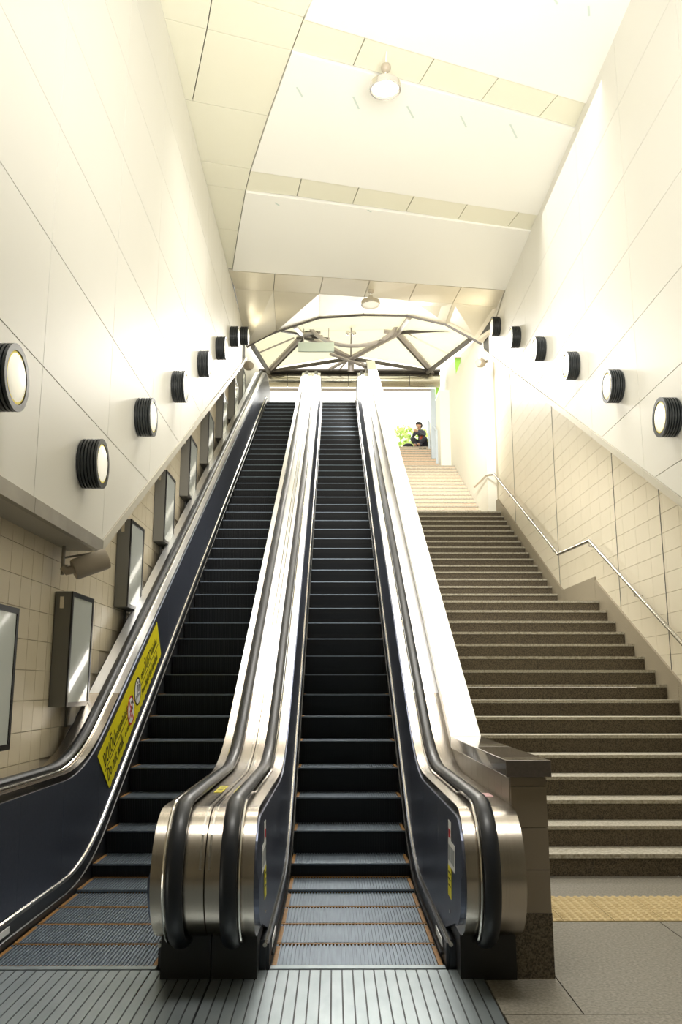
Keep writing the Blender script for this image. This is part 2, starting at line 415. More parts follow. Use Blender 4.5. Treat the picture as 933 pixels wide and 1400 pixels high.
# ------------------------------------------------------------------ vaulted header at the top end
hd = empty('trim_1', (.6, 16, 8.5)); tag(hd, kind='structure')
topx = [(318,370),(376,375),(442,379),(506,384),(570,388),(631,393),(697,397)]
midx = [(322,395),(374,398),(436.5,402),(498,406),(559,411),(619,415),(683,420)]
arcx = [(342,474),(378,453),(436.5,434),(497,430),(557,431),(609,443),(652,466)]
TP = []; MP = []; AP = []
for i in range(7):
    x, y = atZ(*topx[i], HC); TP.append(Vector((x, y, HC)))
    MP.append(atY(*midx[i], 15.1+.6*i/6)); AP.append(atY(*arcx[i], YEND))
TP[0].x = XL; AP[0].x = XL; MP[0].x = XL; TP[6].x = min(TP[6].x, XR)
def quad(a, b_, c_, d, m, name, par, th=.04, g=.008):
    P = [a, b_, c_, d]; cen = sum(P, Vector())/4
    P = [p+(cen-p).normalized()*g for p in P]
    q = MB(); q.prism(P, (0, 0.01, th)); return q.build(name, m, par)
for i in range(6):
    quad(TP[i], TP[i+1], MP[i+1], MP[i], M['header'], 'header_panel', hd)
    quad(MP[i], MP[i+1], AP[i+1], AP[i], M['header'], 'header_panel', hd)
PR = Vector((XR, YEND, atY(663,470,YEND).z)); MR = Vector((XR, 16.2, 8.3))
quad(MP[6], MR, PR, AP[6], M['header'], 'header_panel', hd)
q = MB(); q.prism([TP[6], Vector((XR, TP[6].y, HC)), MR, MP[6]], (0,0.01,.04)); q.build('header_panel', M['header'], hd)
q = MB(); q.tube(AP+[PR], .035, 6); q.build('arch_edge', M['truss_dark'], hd)
# backing above the header so that no sky leaks through the joints
q = MB()
for i in range(6):
    q.prism([TP[i]+Vector((0,-.1,.07)), TP[i+1]+Vector((0,-.1,.07)), MP[i+1]+Vector((0,0,.07)), MP[i]+Vector((0,0,.07))], (0,0,.05))
    q.prism([MP[i]+Vector((0,0,.07)), MP[i+1]+Vector((0,0,.07)), AP[i+1]+Vector((0,0,.07)), AP[i]+Vector((0,0,.07))], (0,0,.05))
q.prism([MP[6]+Vector((0,0,.07)), MR+Vector((0,0,.07)), PR+Vector((0,0,.07)), AP[6]+Vector((0,0,.07))], (0,0,.05))
q.build('header_backing', M['panel_joint'], hd)

# ------------------------------------------------------------------ staircase
XS0 = 1.055
st = empty('staircase', (2.2, 6.7, 0)); tag(st, 'wide granite staircase with speckled brown risers climbing beside the right escalator', 'stairs')
def xs1(i): return 3.44 if i < 32 else (3.27 if i < 47 else 2.99)
for i, (y, z) in enumerate(steps):
    zp = steps[i-1][1] if i else 0
    last = (i in (15, 31, 46, 55))
    depth = (steps[i+1][0]-y if i < 55 else 3.0)
    x1 = xs1(i)
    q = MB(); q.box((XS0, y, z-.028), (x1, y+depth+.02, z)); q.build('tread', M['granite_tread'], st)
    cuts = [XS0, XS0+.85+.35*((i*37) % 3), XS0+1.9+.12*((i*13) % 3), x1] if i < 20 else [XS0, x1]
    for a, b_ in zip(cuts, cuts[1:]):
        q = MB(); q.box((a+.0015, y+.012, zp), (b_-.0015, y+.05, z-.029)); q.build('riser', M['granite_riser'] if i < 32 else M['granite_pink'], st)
# stepped granite skirting on the right wall
ys = [6.72+.05*i for i in range(int((18.0-6.72)/.05)+1)]
def lowst(y):
    z = 0
    for yy, zz in steps:
        if yy <= y: z = zz
    return z-.1
for a, b_ in ((6.72, 8.8), (8.8, 11.37), (11.37, 12.98), (12.98, 15.5), (15.5, 18.0)):
    n = 24; yy = [a+.003+(b_-a-.006)*i/n for i in range(n+1)]
    q = MB(); q.slab(yy, skirt_top, lambda y: lowst(y)-.3, 3.44, 3.468); q.build('skirting', M['granite_skirt'], st)
q = MB(); q.box((XS0, 6.7, -.02), (3.44, 9, -.001)); 
# thin steel posts with rails beside the top flight
gr = empty('guard_rail', (2.93, 24.2, zc)); tag(gr, 'pale painted guard rail beside the topmost stair flight', 'railing')
for y in (23.9, 24.9, 25.8):
    zz = lowst(y)+.1; q = MB(); q.box((2.90, y-.03, zz), (2.96, y+.03, zz+1.0)); q.build('post', M['pale_blue'], gr)
q = MB(); q.tube([(2.93, 23.9, lowst(23.9)+1.1), (2.93, 25.8, lowst(25.8)+1.1)], .025, 6); q.build('top_rail', M['pale_blue'], gr)

# wall handrail
hr = empty('wall_handrail', (3.36, 8, 1.5)); tag(hr, 'thin stainless handrail with level landings bracketed to the right tiled wall', 'handrail')
pts = [(3.37, 7.3, 1.17), (3.37, 11.26, 3.24), (3.37, 12.87, 3.30), (3.37, 17.7, 5.73), (3.24, 17.95, 5.76), (3.2, 19.2, 5.80)]
q = MB(); q.tube(pts, .022, 10); q.build('rail', M['rail'], hr, smooth=True)
for y in (9.7, 11.3, 13.2, 14.8, 16.3, 17.6):
    zr = 3.24+(y-11.26)*.523 if y < 11.26 else (3.24+(y-11.26)*.037 if y < 12.87 else 3.3+(y-12.87)*.503)
    q = MB(); q.tube([(3.37, y, zr-.01), (3.38, y, zr-.07), (3.465, y, zr-.09)], .009, 6); q.lathe([(.03, 0), (.03, .008)], (3.457, y, zr-.09), (1,0,0), 12); q.build('bracket', M['rail'], hr)

# ------------------------------------------------------------------ parapet between escalator and stairs
pw = empty('parapet_wall', (.96, 4.45, 0)); tag(pw, 'tiled dividing wall with dark granite coping between the right escalator and the stairs', 'wall')
PX0, PX1 = .872, 1.052
def ptop(y): return .92+max(0, y-6.5)*TAN if y < 21.9 else .92+15.4*TAN
ysw = [4.47, 6.5, 10, 14, 18, 21.9, 23.2]
q = MB(); q.slab(ysw, lambda y: ptop(y)-.001, lambda y: max(0, ptop(y)-1.2) if y > 8 else 0, PX0+.008, PX1-.008); q.build('core', M['grout'], pw)
q = MB(); q.box((PX0, 4.455, 0), (PX1, 4.60, .29)); q.build('plinth', M['granite_riser'], pw)
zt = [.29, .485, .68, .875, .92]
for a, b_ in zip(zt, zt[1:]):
    q = MB(); q.box((PX0+.002, 4.458, a+.0015), (PX1-.002, 4.475, b_-.0015)); q.build('tile', M['tile_shaded'], pw)
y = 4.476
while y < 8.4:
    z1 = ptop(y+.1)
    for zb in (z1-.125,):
        q = MB(); q.slab([y+.0015, y+.1985], lambda t: ptop(t)-.002, lambda t: ptop(t)-.16, PX0-.001, PX0+.007); q.build('tile', M['tile_shaded'], pw)
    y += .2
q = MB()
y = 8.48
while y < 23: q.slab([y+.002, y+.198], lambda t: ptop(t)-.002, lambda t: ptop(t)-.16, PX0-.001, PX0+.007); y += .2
tag(q.build('tile', M['tile_shaded'], pw), kind='stuff')
cps = [4.43, 5.46, 6.5]+[6.5+1.3*k for k in range(1, 12)]+[21.9, 23.3]
for a, b_ in zip(cps, cps[1:]):
    q = MB(); q.slab([a+.002, b_-.002], lambda t: ptop(t)+.08, lambda t: ptop(t), PX0-.022, PX1+.022); q.build('coping', M['coping'] if a < 6 else M['coping_pale'], pw, bevel=.004)

# ------------------------------------------------------------------ escalators
HRZ = .80
YS_ = [4.25, 4.65, 5.05, 5.45, 5.85, 6.22, 6.59, 6.95]
while YS_[-1] < Y1-.4: YS_.append(YS_[-1]+.346)
YS_ += [YS_[-1]+.37, YS_[-1]+.76]
NC = (4.42, .50, .32)     # newel centre Y, Z and radius
YF = NC[0]-NC[2]
YT = Y1+1.3
def arc_x(y, r): d = max(0., r*r-(y-NC[0])**2); return math.sqrt(d)
def body_top(y, off=0.):
    r = NC[2]-.03-off
    if y < NC[0]: return NC[1]+arc_x(y, r)
    if y > YT: return ZTOP+NC[1]+math.sqrt(max(0, r*r-(y-YT)**2))
    return nose(y)+HRZ-.01-off
def body_bot(y, off=0.):
    r = NC[2]-.03-off
    if y < NC[0]: return NC[1]-arc_x(y, r)
    if y > YT: return ZTOP+NC[1]-math.sqrt(max(0, r*r-(y-YT)**2))
    return max(NC[1]-r, nose(y)-.25) if y < 7.4 else nose(y)-.25
def yrange(a, b_, r=None, n=None):
    out = []
    if r is not None:
        a = NC[0]-r; out += [NC[0]-r*math.cos(PI/2*i/9) for i in range(9)]; y = NC[0]
    else: y = a
    while y < b_-.02:
        out.append(y); y += .14 if y < 8 or y > 20.8 else .6
    out.append(b_)
    return out
def mk_text(body, size, m, par, name, origin, ux, uz, nrm, shear=0, off=.0015):
    cu = bpy.data.curves.new('t', 'FONT'); cu.body = body; cu.size = size; cu.shear = shear; cu.offset = .0015; cu.resolution_u = 2
    o = bpy.data.objects.new('t', cu); C.objects.link(o)
    dg = bpy.context.evaluated_depsgraph_get(); me = bpy.data.meshes.new_from_object(o.evaluated_get(dg))
    C.objects.unlink(o); bpy.data.objects.remove(o)
    ux = Vector(ux); uz = Vector(uz); nr = Vector(nrm); og = Vector(origin)
    for v in me.vertices: v.co = og+ux*v.co.x+uz*v.co.y+nr*off
    me.materials.clear(); me.materials.append(m)
    return link(name, me, par)

def step_mesh(width):
    h = width/2; n = 44; gw = width/n
    m = MB()
    prof = []
    for i in range(n):
        x = -h+i*gw
        prof += [(x, 0), (x+gw*.5, 0), (x+gw*.5, -.008), (x+gw, -.008)]
    V = []; F = []
    for (x, dz) in prof: V += [(x, 0, dz), (x, .42, dz)]
    for i in range(len(prof)-1): F.append((2*i, 2*i+2, 2*i+3, 2*i+1))
    m.add(V, F, 0)
    # curved cleated riser
    R = [(0, 0), (.0, -.02), (.012, -.07), (.03, -.13), (.055, -.24)]
    V = []; F = []
    pr2 = []
    for i in range(n):
        x = -h+i*gw; pr2 += [(x, 0), (x+gw*.5, 0), (x+gw*.5, .006), (x+gw, .006)]
    for (x, dy) in pr2:
        for (yy, zz) in R: V.append((x, yy+dy, zz))
    k = len(R)
    for i in range(len(pr2)-1):
        for j in range(k-1): F.append((i*k+j, i*k+j+1, (i+1)*k+j+1, (i+1)*k+j))
    m.add(V, F, 1)
    # nose bar
    m.box((-h, -.004, -.012), (h, .012, -.001), 0)
    return m
def demarc(width, rear):
    h = width/2; m = MB(); m.box((-h, .0, -.006), (-h+.022, .33, .002)); m.box((h-.022, .0, -.006), (h, .33, .002))
    if rear: m.box((-h, .375, -.006), (h, .392, .002))
    return m

def escalator(cx, label, outer, sgn_out):
    """cx centre of the steps; outer: X limits of the deck on the left and on the right"""
    e = empty('escalator', (cx, 4.4, 0)); tag(e, label, 'escalator', None)
    W2 = .43
    me = None; md = None
    for i, y in enumerate(YS_):
        z = nose(y)
        if me is None:
            o = step_mesh(.85).build('step', [M['step'], M['riser']], e); me = o.data; o.location = (cx, y, z)
            o.matrix_parent_inverse = Matrix.Translation(-e.location)
        else: o = link('step', me, e, loc=(cx, y, z))
        if i < 18:
            if md is None or i == 6: d = demarc(.85, i < 6).build('demarcation_line', M['orange']); md = d.data
            else: d = bpy.data.objects.new('demarcation_line', md); C.objects.link(d)
            d.parent = o
    # well under the steps, closes the view below
    q = MB(); q.slab([4.3, 5.9, 6.6, Y1, YT+.6], lambda y: nose(y)-.26, lambda y: nose(y)-.5, cx-W2-.05, cx+W2+.05); q.build('truss_pan', M['black'], e)
    # comb and ribbed landing plate
    q = MB(); q.box((cx-W2, 4.585, -.005), (cx+W2, 4.635, .009)); q.build('comb', M['plate'], e); q = MB()
    n = 44
    for i in range(n):
        x = cx-.425+(i+.5)*.85/n; q.prism([(x-.005, 4.635, .009), (x+.005, 4.635, .009), (x+.0015, 4.665, .003), (x-.0015, 4.665, .003)], (0, 0, -.004))
    q.build('comb_teeth', M['orange'], e)
    for s in (-1, 1):
        out = outer[0] if s < 0 else outer[1]
        X = lambda a: cx+s*a
        # skirt
        ys = yrange(4.62, YT+.3)
        def sl(q, yy, top, bot, a, b_, at=None, bt=None):
            at = a if at is None else at; bt = b_ if bt is None else bt
            q.slab(yy, top, bot, X(a), X(b_), X(at), X(bt))
        q = MB(); sl(q, ys, lambda y: nose(y)+.115, lambda y: nose(y)-.25, W2, W2+.022, W2+.008, W2+.028); q.build('skirt', M['skirt'], e)
        q = MB(); q.tube([(X(W2-.004), y, nose(y)+.045) for y in yrange(4.7, YT)], .008, 6); q.build('skirt_brush', M['black'], e)
        q = MB(); q.tube([(X(W2+.024), y, nose(y)+.125) for y in yrange(4.55, YT+.3)], .011, 6); q.build('bead', M['bead'], e, smooth=True)
        # kick plate between bead and panel
        # stainless body (newel + deck): split in plates along its length
        cuts = [None, 7.35]+[7.35+2.4*k for k in range(1, 6)]+[21.0, YT+NC[2]-.035]
        for a, b_ in zip(cuts, cuts[1:]):
            yy = yrange(a, b_, r=(NC[2]-.03) if a is None else None)
            if b_ > YT: yy = [t for t in yy if t < YT]+[YT+(NC[2]-.03)*math.sin(PI/2*i/6) for i in range(7)]
            if a is not None: yy[0] += .002
            q = MB(); q.slab(yy, body_top, body_bot, X(.478), out); q.build('deck_plate' if a is not None else 'newel', M['deck'] if a is not None else M['steel'], e, smooth=True)
        # rim on the inner side of the newel
        q = MB()
        # dark inner panels
        pc = [None, 5.15, 5.95, 6.8]+[6.8+1.25*k for k in range(1, 12)]+[YT]
        for a, b_ in zip(pc, pc[1:]):
            if a is None:
                r = NC[2]-.075
                yy = [NC[0]-r*math.cos(PI/2*i/9) for i in range(9)]+[NC[0], 4.8, b_]
                top = lambda y: NC[1]+math.sqrt(max(0, r*r-(y-NC[0])**2)) if y < NC[0] else nose(y)+HRZ-.055
                bot = lambda y: NC[1]-math.sqrt(max(0, r*r-(y-NC[0])**2)) if y < NC[0] else max(.14, min(NC[1]-r, .255-(y-NC[0])*.3))
            else:
                yy = [a+.002+(b_-a-.004)*i/6 for i in range(7)]; top = lambda y: nose(y)+HRZ-.055; bot = lambda y: nose(y)+.13
            q = MB(); sl(q, yy, top, bot, .458, .500, .472, .500); q.build('balustrade_panel', M['bal'], e)
        # lower filler so the panel meets the bead near the newel
        q = MB(); sl(q, yrange(4.6, YT), lambda y: nose(y)+.135, lambda y: nose(y)-.2, .452, .53); q.build('kick_plate', M['skirt'], e)
        # handrail loop
        r = NC[2]
        pts = [(X(.59), 4.78, NC[1]-r+.01), (X(.59), 4.6, NC[1]-r)]
        pts += [(X(.59), NC[0]-r*math.sin(t), NC[1]-r*math.cos(t)) for t in [PI*i/20 for i in range(0, 21)]]
        pts += [(X(.59), y, nose(y)+NC[1]+r) for y in yrange(NC[0]+.14, YT)]
        pts += [(X(.59), YT+r*math.sin(t), ZTOP+NC[1]+r*math.cos(t)) for t in [PI*i/14 for i in range(1, 15)]]
        q = MB(); q.tube(pts, .039, 12, flat=.66); q.build('handrail', M['rubber'], e, smooth=True)
        q = MB(); q.tube([(X(.542), p[1], p[2]-.02 if i > 22 else p[2]) for i, p in enumerate(pts[2:len(pts)-12])], .007, 6); q.build('handrail_guide', M['steel_rim'], e, smooth=True)
        # black base under the newel
        q = MB(); a, b_ = sorted((X(.482), out)); q.box((a, 4.44, 0), (b_, 5.0, .205)); q.build('newel_base', M['black'], e)
        # guide light at skirt end
        q = MB(); q.prism([(X(W2+.001), 4.72, .07), (X(W2+.001), 4.98, .07), (X(W2+.001), 4.98, .105), (X(W2+.001), 4.74, .105)], (s*-.004, 0, 0)); o = q.build('skirt_plate', M['white'], e); o['label'] = 'small white plate on the skirt end'
    return e
eL = escalator(-1.30, 'left escalator, its outer balustrade wearing a long yellow warning sign beside the tiled wall', (-2.03, -.583), -1)
q = MB(); q.slab([3.9]+yrange(4.6, YT), lambda y: nose(y)+.55, lambda y: max(0, nose(y)-.2), XT, -2.032); q.build('wall_filler', M['skirt'], eL)
eR = escalator(.12, 'right escalator with dark steps rising between the central newel and the stairs', (-.577, .868), 1)

# landing plates with raised ribs -> floor plates belong to each escalator
def landing(e, x0, x1):
    q = MB(); q.box((x0, 2.6, -.02), (x1, 4.585, .002)); q.build('landing_plate', M['plate_gap'], e)
    n = int((x1-x0)/.0505); rb = None
    for seg in ((2.62, 3.70), (3.715, 4.575)):
        rb = None
        for i in range(n):
            x = x0+(i+.5)*(x1-x0)/n
            if rb is None:
                w = (x1-x0)/n/2-.0035; q = MB(); q.box((-w, seg[0], -.01), (w, seg[1], .006)); o = q.build('plate_rib', M['plate'], e); rb = o.data; o.location = (x, 0, 0)
            else: link('plate_rib', rb, e, loc=(x, 0, 0))
landing(eL, XT, -.582); landing(eR, -.578, .712)
# twin ridges running down the middle of the central deck
for xx in (-.60, -.56):
    q = MB(); q.slab([NC[0]-(NC[2]-.03)*math.cos(PI/2*i/9) for i in range(1, 9)]+yrange(NC[0], YT), lambda y: body_top(y)+.006, lambda y: body_top(y)-.005, xx-.005, xx+.005)
    q.build('deck_ridge', M['steel_rim'], eL if xx < -.58 else eR)

# ------------------------------------------------------------------ stickers and the long yellow sign
# long sign on the inner face of the left balustrade of the left escalator
XP = -1.30-.458
ca, sa = math.cos(math.radians(30)), math.sin(math.radians(30))
U = Vector((0, ca, sa)); V3 = Vector((-.014/.615*ca, -sa, ca)).normalized()
N = U.cross(V3).normalized(); N = N if N.x > 0 else -N
OR = Vector((XP-.002, 6.95, nose(6.95)+.20))
def on(u, v, n=0): return OR+U*u+V3*v+N*(n+.003)
SH = .43; UE = 2.27
sg = MB(); low = []; nn = 44
for i in range(nn+1):
    t = i/nn; low.append(on(UE+.04-(UE-.12)*t, (0 if i % 2 else .020)+.03*(1-t)))
sg.prism([on(-.02, SH), on(UE, SH)]+low, N*.001)
sgo = sg.build('warning_sign', M['yellow'], eL); sgo['label'] = 'long yellow sign with walking and standing pictograms'
def sgtext(body, size, u, v, name='lettering', m=None, par=None):
    return mk_text(body, size, m or M['ink'], par or sgo, name, on(u, v, .0015), U*.74, V3*1.12, N, off=.001)
sgtext('งดเดิน', .19, .10, .235); sgtext('ขณะขึ้นลงบันไดเลื่อน', .085, .44, .245)
sgtext('Do not walk', .14, .15, .08); sgtext('on escalator', .07, .74, .10)
sgtext('กรุณา', .08, 1.44, .245); sgtext('จับราว', .16, 1.60, .235); sgtext('บันไดเลื่อน', .085, 1.91, .245)
sgtext('Please', .07, 1.42, .10); sgtext('hold the handrail', .11, 1.58, .09)
q = MB(); q.prism([on(.10, .20, .001), on(UE-.04, .20, .001), on(UE-.04, .208, .001), on(.10, .208, .001)], N*.001); q.build('rule_line', M['ink'], sgo)
def disc(u, v, r, ring, name):
    q = MB(); q.prism([on(u+r*math.cos(2*PI*i/28), v+r*math.sin(2*PI*i/28), .0018) for i in range(28)], N*.001); q.build('pictogram_ring', ring, sgo)
    q = MB(); q.prism([on(u+r*.86*math.cos(2*PI*i/28), v+r*.86*math.sin(2*PI*i/28), .003) for i in range(28)], N*.001); q.build('pictogram_disc', M['white'], sgo)
def pf(polys, m, n=.0042):
    q = MB()
    for P in polys: q.prism([on(u, v, n) for u, v in P], N*.0008)
    q.build('pictogram', m, sgo)
# turned back so the figures stand upright on the slope
disc(1.0, .20, .125, M['red'], 'a'); disc(1.28, .22, .125, M['ink'], 'b')
def rot(pl, cu, cv, sc=1.0):
    a = math.radians(-30); out = []
    for P in pl: out.append([(cu+sc*(x*math.cos(a)-y*math.sin(a)), cv+sc*(x*math.sin(a)+y*math.cos(a))) for x, y in P])
    return out
def circ(x, y, r): return [(x+r*math.cos(2*PI*i/10), y+r*math.sin(2*PI*i/10)) for i in range(10)]
runner = [circ(.02, .08, .016), [(.0,.06),(.03,.055),(.02,.0),(-.01,.0)], [(.02,.01),(.05,-.02),(.045,-.035),(.01,-.005)], [(-.01,.005),(.01,0),(-.02,-.05),(-.035,-.045)], [(.02,.05),(.06,.03),(.055,.02),(.02,.035)], [(.0,.055),(-.04,.03),(-.035,.02),(.005,.04)]]
pf(rot(runner, 1.03, .22), M['ink']); pf(rot(runner, .96, .18, .8), M['red'])
pf(rot([[(-.11,.085),(-.10,.10),(.11,-.085),(.10,-.10)]], 1.0, .20, .9), M['red'], .0048)
stair = [[(-.09,-.06),(.09,-.06),(.09,.0),(.03,.0),(.03,-.03),(-.03,-.03)]]
two = [circ(-.03,.085,.016),[(-.05,.065),(-.01,.065),(-.015,-.03),(-.045,-.03)],circ(.035,.095,.016),[(.015,.075),(.055,.075),(.05,.0),(.02,.0)]]
pf(rot(two, 1.28, .22, .9), M['ink']); pf(rot([[(-.08,-.045),(.09,.0),(.09,-.02),(-.07,-.09)]], 1.28, .22, .9), M['grey_print'], .004)

def stickers(e, cx, s):
    """white and yellow notices near the newel; s side"""
    def face(y, z):   # leaning inner face
        t = (z-.13)/.615; return Vector((cx+s*(.458+.014*t)-s*.0025, y, z))
    def rect(y0, y1, z0, z1, m, name, lab=None, o=0.):
        q = MB(); P = [face(y0, z0), face(y1, z0), face(y1, z1), face(y0, z1)]; P = [p+Vector((-s*o, 0, 0)) for p in P]
        q.prism(P, (-s*.001, 0, 0)); ob = q.build(name, m, e)
        if lab: ob['label'] = lab
        return ob
    rect(4.56, 4.66, .60, .69, M['white'], 'sticker', 'small white and red notice near the newel')
    rect(4.575, 4.645, .61, .65, M['red'], 'sticker_print', None, .0012)
    rect(4.42, 4.66, .475, .60, M['white'], 'sticker', 'white notice with small print near the newel')
    for k in range(3): rect(4.445+.075*k, 4.445+.075*k+.05, .50, .575, M['grey_print'], 'sticker_print', None, .0012)
    rect(4.55, 4.67, .33, .473, M['yellow'], 'sticker', 'yellow notice with small print near the newel')
    for k in range(3): rect(4.57, 4.65, .44-.03*k, .447-.03*k, M['ink'], 'sticker_print', None, .0012)
    q = MB(); p = face(4.58, .27); q.lathe([(.008, 0), (.008, .006)], p, (-s, 0, 0), 12); q.build('key_switch', M['chrome'], e)
stickers(eR, .12, 1); stickers(eR, .12, -1)
# yellow labels lying on the central deck near its bend
for x0, x1 in ((-.655, -.612), (-.545, -.505)):
    q = MB(); q.box((x0, 4.95, nose(5)+HRZ-.009), (x1, 5.25, nose(5)+HRZ-.0075)); o = q.build('sticker', M['yellow'], eL if x0 < -.58 else eR); o['label'] = 'yellow label on the central deck'
    for k in range(4):
        q = MB(); q.box((x0+.006, 4.98+.065*k, nose(5)+HRZ-.0075), (x1-.006, 5.01+.065*k, nose(5)+HRZ-.0068)); q.build('sticker_print', M['ink'], eL if x0 < -.58 else eR)
q = MB(); q.box((.745, 4.75, HRZ-.009), (.84, 4.9, HRZ-.0075)); o = q.build('sticker', M['pink'], eR); o['label'] = 'faded red label on the right deck'
q = MB(); q.box((.74, 4.98, HRZ-.009), (.79, 5.1, HRZ-.0075)); q.build('sticker', M['red'], eR)

# ------------------------------------------------------------------ round wall lamps
def lamp_proto(side):
    d = 1 if side < 0 else -1   # direction out of the wall
    R, D = .185, .15
    e = empty('wall_lamp')
    q = MB(); prof = [(R*.92, 0)]
    for k in range(5): t0 = .012+k*.024; prof += [(R*.92, t0), (R, t0+.002), (R, t0+.016), (R*.92, t0+.018)]
    prof += [(R, D-.018), (R, D), (R*.80, D), (R*.80, D-.012)]
    q.lathe(prof, (0,0,0), (d,0,0), 36); q.build('ring', M['lamp_ring'], e, smooth=False)
    q = MB(); q.lathe([(R*.79, D-.013), (R*.79, D-.007), (R*.73, D-.004)], (0,0,0), (d,0,0), 36); q.build('gasket', M['lamp_gold'], e)
    q = MB(); q.lathe([(R*.735, D-.008), (R*.7, D-.001), (R*.5, D+.010), (R*.2, D+.016), (.001, D+.017)], (0,0,0), (d,0,0), 36); q.build('lens', M['lamp_glass'], e, smooth=True)
    return e
ordinal = ['nearest the camera', 'above the security camera', 'third from the photo edge', 'fourth from the photo edge', 'fourth from the arch', 'third from the arch', 'second from the arch', 'nearest the arch']
protoL = lamp_proto(-1); protoR = lamp_proto(1)
def copy_thing(root):
    r = root.copy(); C.objects.link(r)
    for ch in list(root.children):
        k = ch.copy(); C.objects.link(k); k.parent = r
        for g in list(ch.children): d = g.copy(); C.objects.link(d); d.parent = k
    return r
lampsL = [(4.48, 3.0), (6.26, 2.98), (7.93, 3.87), (9.6, 4.77), (11.35, 5.72), (13.0, 6.62), (14.67, 7.52), (16.3, 8.22)]
lampsR = [(7.64, 3.79), (9.07, 4.6), (10.64, 5.44), (12.27, 6.33), (13.87, 7.19), (15.5, 8.09)]
for i, (y, z) in enumerate(lampsL):
    o = protoL if i == 0 else copy_thing(protoL)
    o.location = (XL, y, z); tag(o, 'round black lamp on the left wall, '+ordinal[i], 'lamp', 'round lamps on the left wall')
    area('wall_lamp_glow', (XL+.19, y, z), (XL+3, y, z+.6), .26, .26, 9, (1, .90, .68), True)
ordR = ['cut by the right edge of the photo', 'second from the camera', 'third from the camera', 'third from the arch', 'second from the arch', 'nearest the arch']
for i, (y, z) in enumerate(lampsR):
    o = protoR if i == 0 else copy_thing(protoR)
    o.location = (XR, y, z); tag(o, 'round black lamp on the right wall, '+ordR[i], 'lamp', 'round lamps on the right wall')
    area('wall_lamp_glow', (XR-.19, y, z), (XR-3, y, z+.6), .26, .26, 9, (1, .90, .68), True)

# ------------------------------------------------------------------ blank display boxes on the left tiled wall
def display_proto():
    e = empty('display_box'); w, h, d = .60, .87, .13
    q = MB(); q.box((0, -w/2, -h/2), (d-.006, w/2, h/2)); q.build('housing', M['frame_grey'], e, bevel=.004)
    q = MB(); t = .035
    q.box((d-.006, -w/2, h/2-t), (d+.006, w/2, h/2)); q.box((d-.006, -w/2, -h/2), (d+.006, w/2, -h/2+t))
    q.box((d-.006, -w/2, -h/2+t), (d+.006, -w/2+t, h/2-t)); q.box((d-.006, w/2-t, -h/2+t), (d+.006, w/2, h/2-t)); q.build('frame', M['frame_black'], e)
    q = MB(); q.box((d-.006, -w/2+t, -h/2+t), (d, w/2-t, h/2-t)); q.build('sheet', M['screen'], e)
    q = MB(); q.box((.04, -w/2-.004, h/2-.13), (.07, -w/2+.001, h/2-.04)); q.build('latch', M['bead'], e)
    q = MB(); q.tube([(.02, .1, -h/2), (.02, .1, -h/2-.16)], .011, 8); q.build('conduit', M['frame_grey'], e)
    return e
dp = display_proto()
D0 = [(0, 833, 26), (104, 0, 0)]
dys = [5.26, 6.97, 8.75, 10.4, 12.0, 13.65, 15.3, 17.0, 18.6]; dzs = [1.41, 1.64, 2.55, 3.47, 4.37, 5.26, 6.16, 7.05, 7.9]
dlab = ['cut by the left edge of the photo', 'below the large security camera', 'third from the camera', 'fourth from the camera', 'middle one of the row', 'fourth from the top', 'third from the top', 'second from the top', 'topmost of the row']
for i, y in enumerate(dys[:9]):
    o = dp if i == 0 else copy_thing(dp)
    z = dzs[i]
    o.location = (XT+.008, y, z)
    if y > 17.4: o.location.x = -2.165
    tag(o, 'blank white display box on the left wall, '+dlab[i], 'display', 'blank display boxes on the left wall')

# ------------------------------------------------------------------ cameras
def cctv(loc, label, big=True, aim=(.75, .35, .35)):
    e = empty('security_camera', loc); L = Vector(loc)
    ax = Vector(aim).normalized(); a = L-ax*.13; b_ = L+ax*.13
    R = .082 if big else .09
    q = MB(); q.lathe([(R*.9, -.005), (R, .01), (R, .24), (R*.95, .26), (R*.6, .262)], a, ax, 24); q.build('housing', M['beige'], e, smooth=True)
    q = MB(); q.lathe([(R*.5, .262), (R*.5, .266)], a, ax, 16); q.build('lens', M['frame_black'], e)
    m = a-ax*.03+Vector((-.03, 0, 0))
    q = MB(); q.tube([a+ax*.03, m, m+Vector((-.02, 0, .03))], .035, 10); q.build('swivel', M['beige'], e, smooth=True)
    q = MB(); q.tube([m+Vector((-.03, 0, -.03)), Vector((m.x-.03, m.y, min(lowedge(L.y)-.10, L.z+.22)))], .014, 8); q.tube([m+Vector((-.03, 0, .10)), L+Vector((0.02, 0, .085))], .009, 6); q.build('bracket', M['trim'], e)
    tag(e, label, 'camera'); return e
cctv((-1.87, 6.62, 2.28), 'beige cylindrical security camera on a bracket under the left wall corner')
def ball_cam(p, label):
    e = empty('security_camera', p); p = Vector(p)
    q = MB(); q.lathe([(.09, 0), (.10, .03), (.10, .10), (.07, .17), (.0, .19)], p, (-.5 if p.x > 0 else .5, -.6, -.2), 18, cap=False); q.build('housing', M['beige'], e, smooth=True)
    q = MB(); q.tube([p, p+Vector((.12 if p.x > 0 else -.12, .02, .05))], .03, 8); q.build('bracket', M['trim'], e); tag(e, label, 'camera')
p = atY(660, 495, 17.3); ball_cam((XR-.02, 17.35, p.z), 'small round camera at the far end of the right wall trim')
p = atY(338, 499, 17.3); ball_cam((XL+.02, 17.35, p.z), 'small round camera at the far end of the left wall trim')

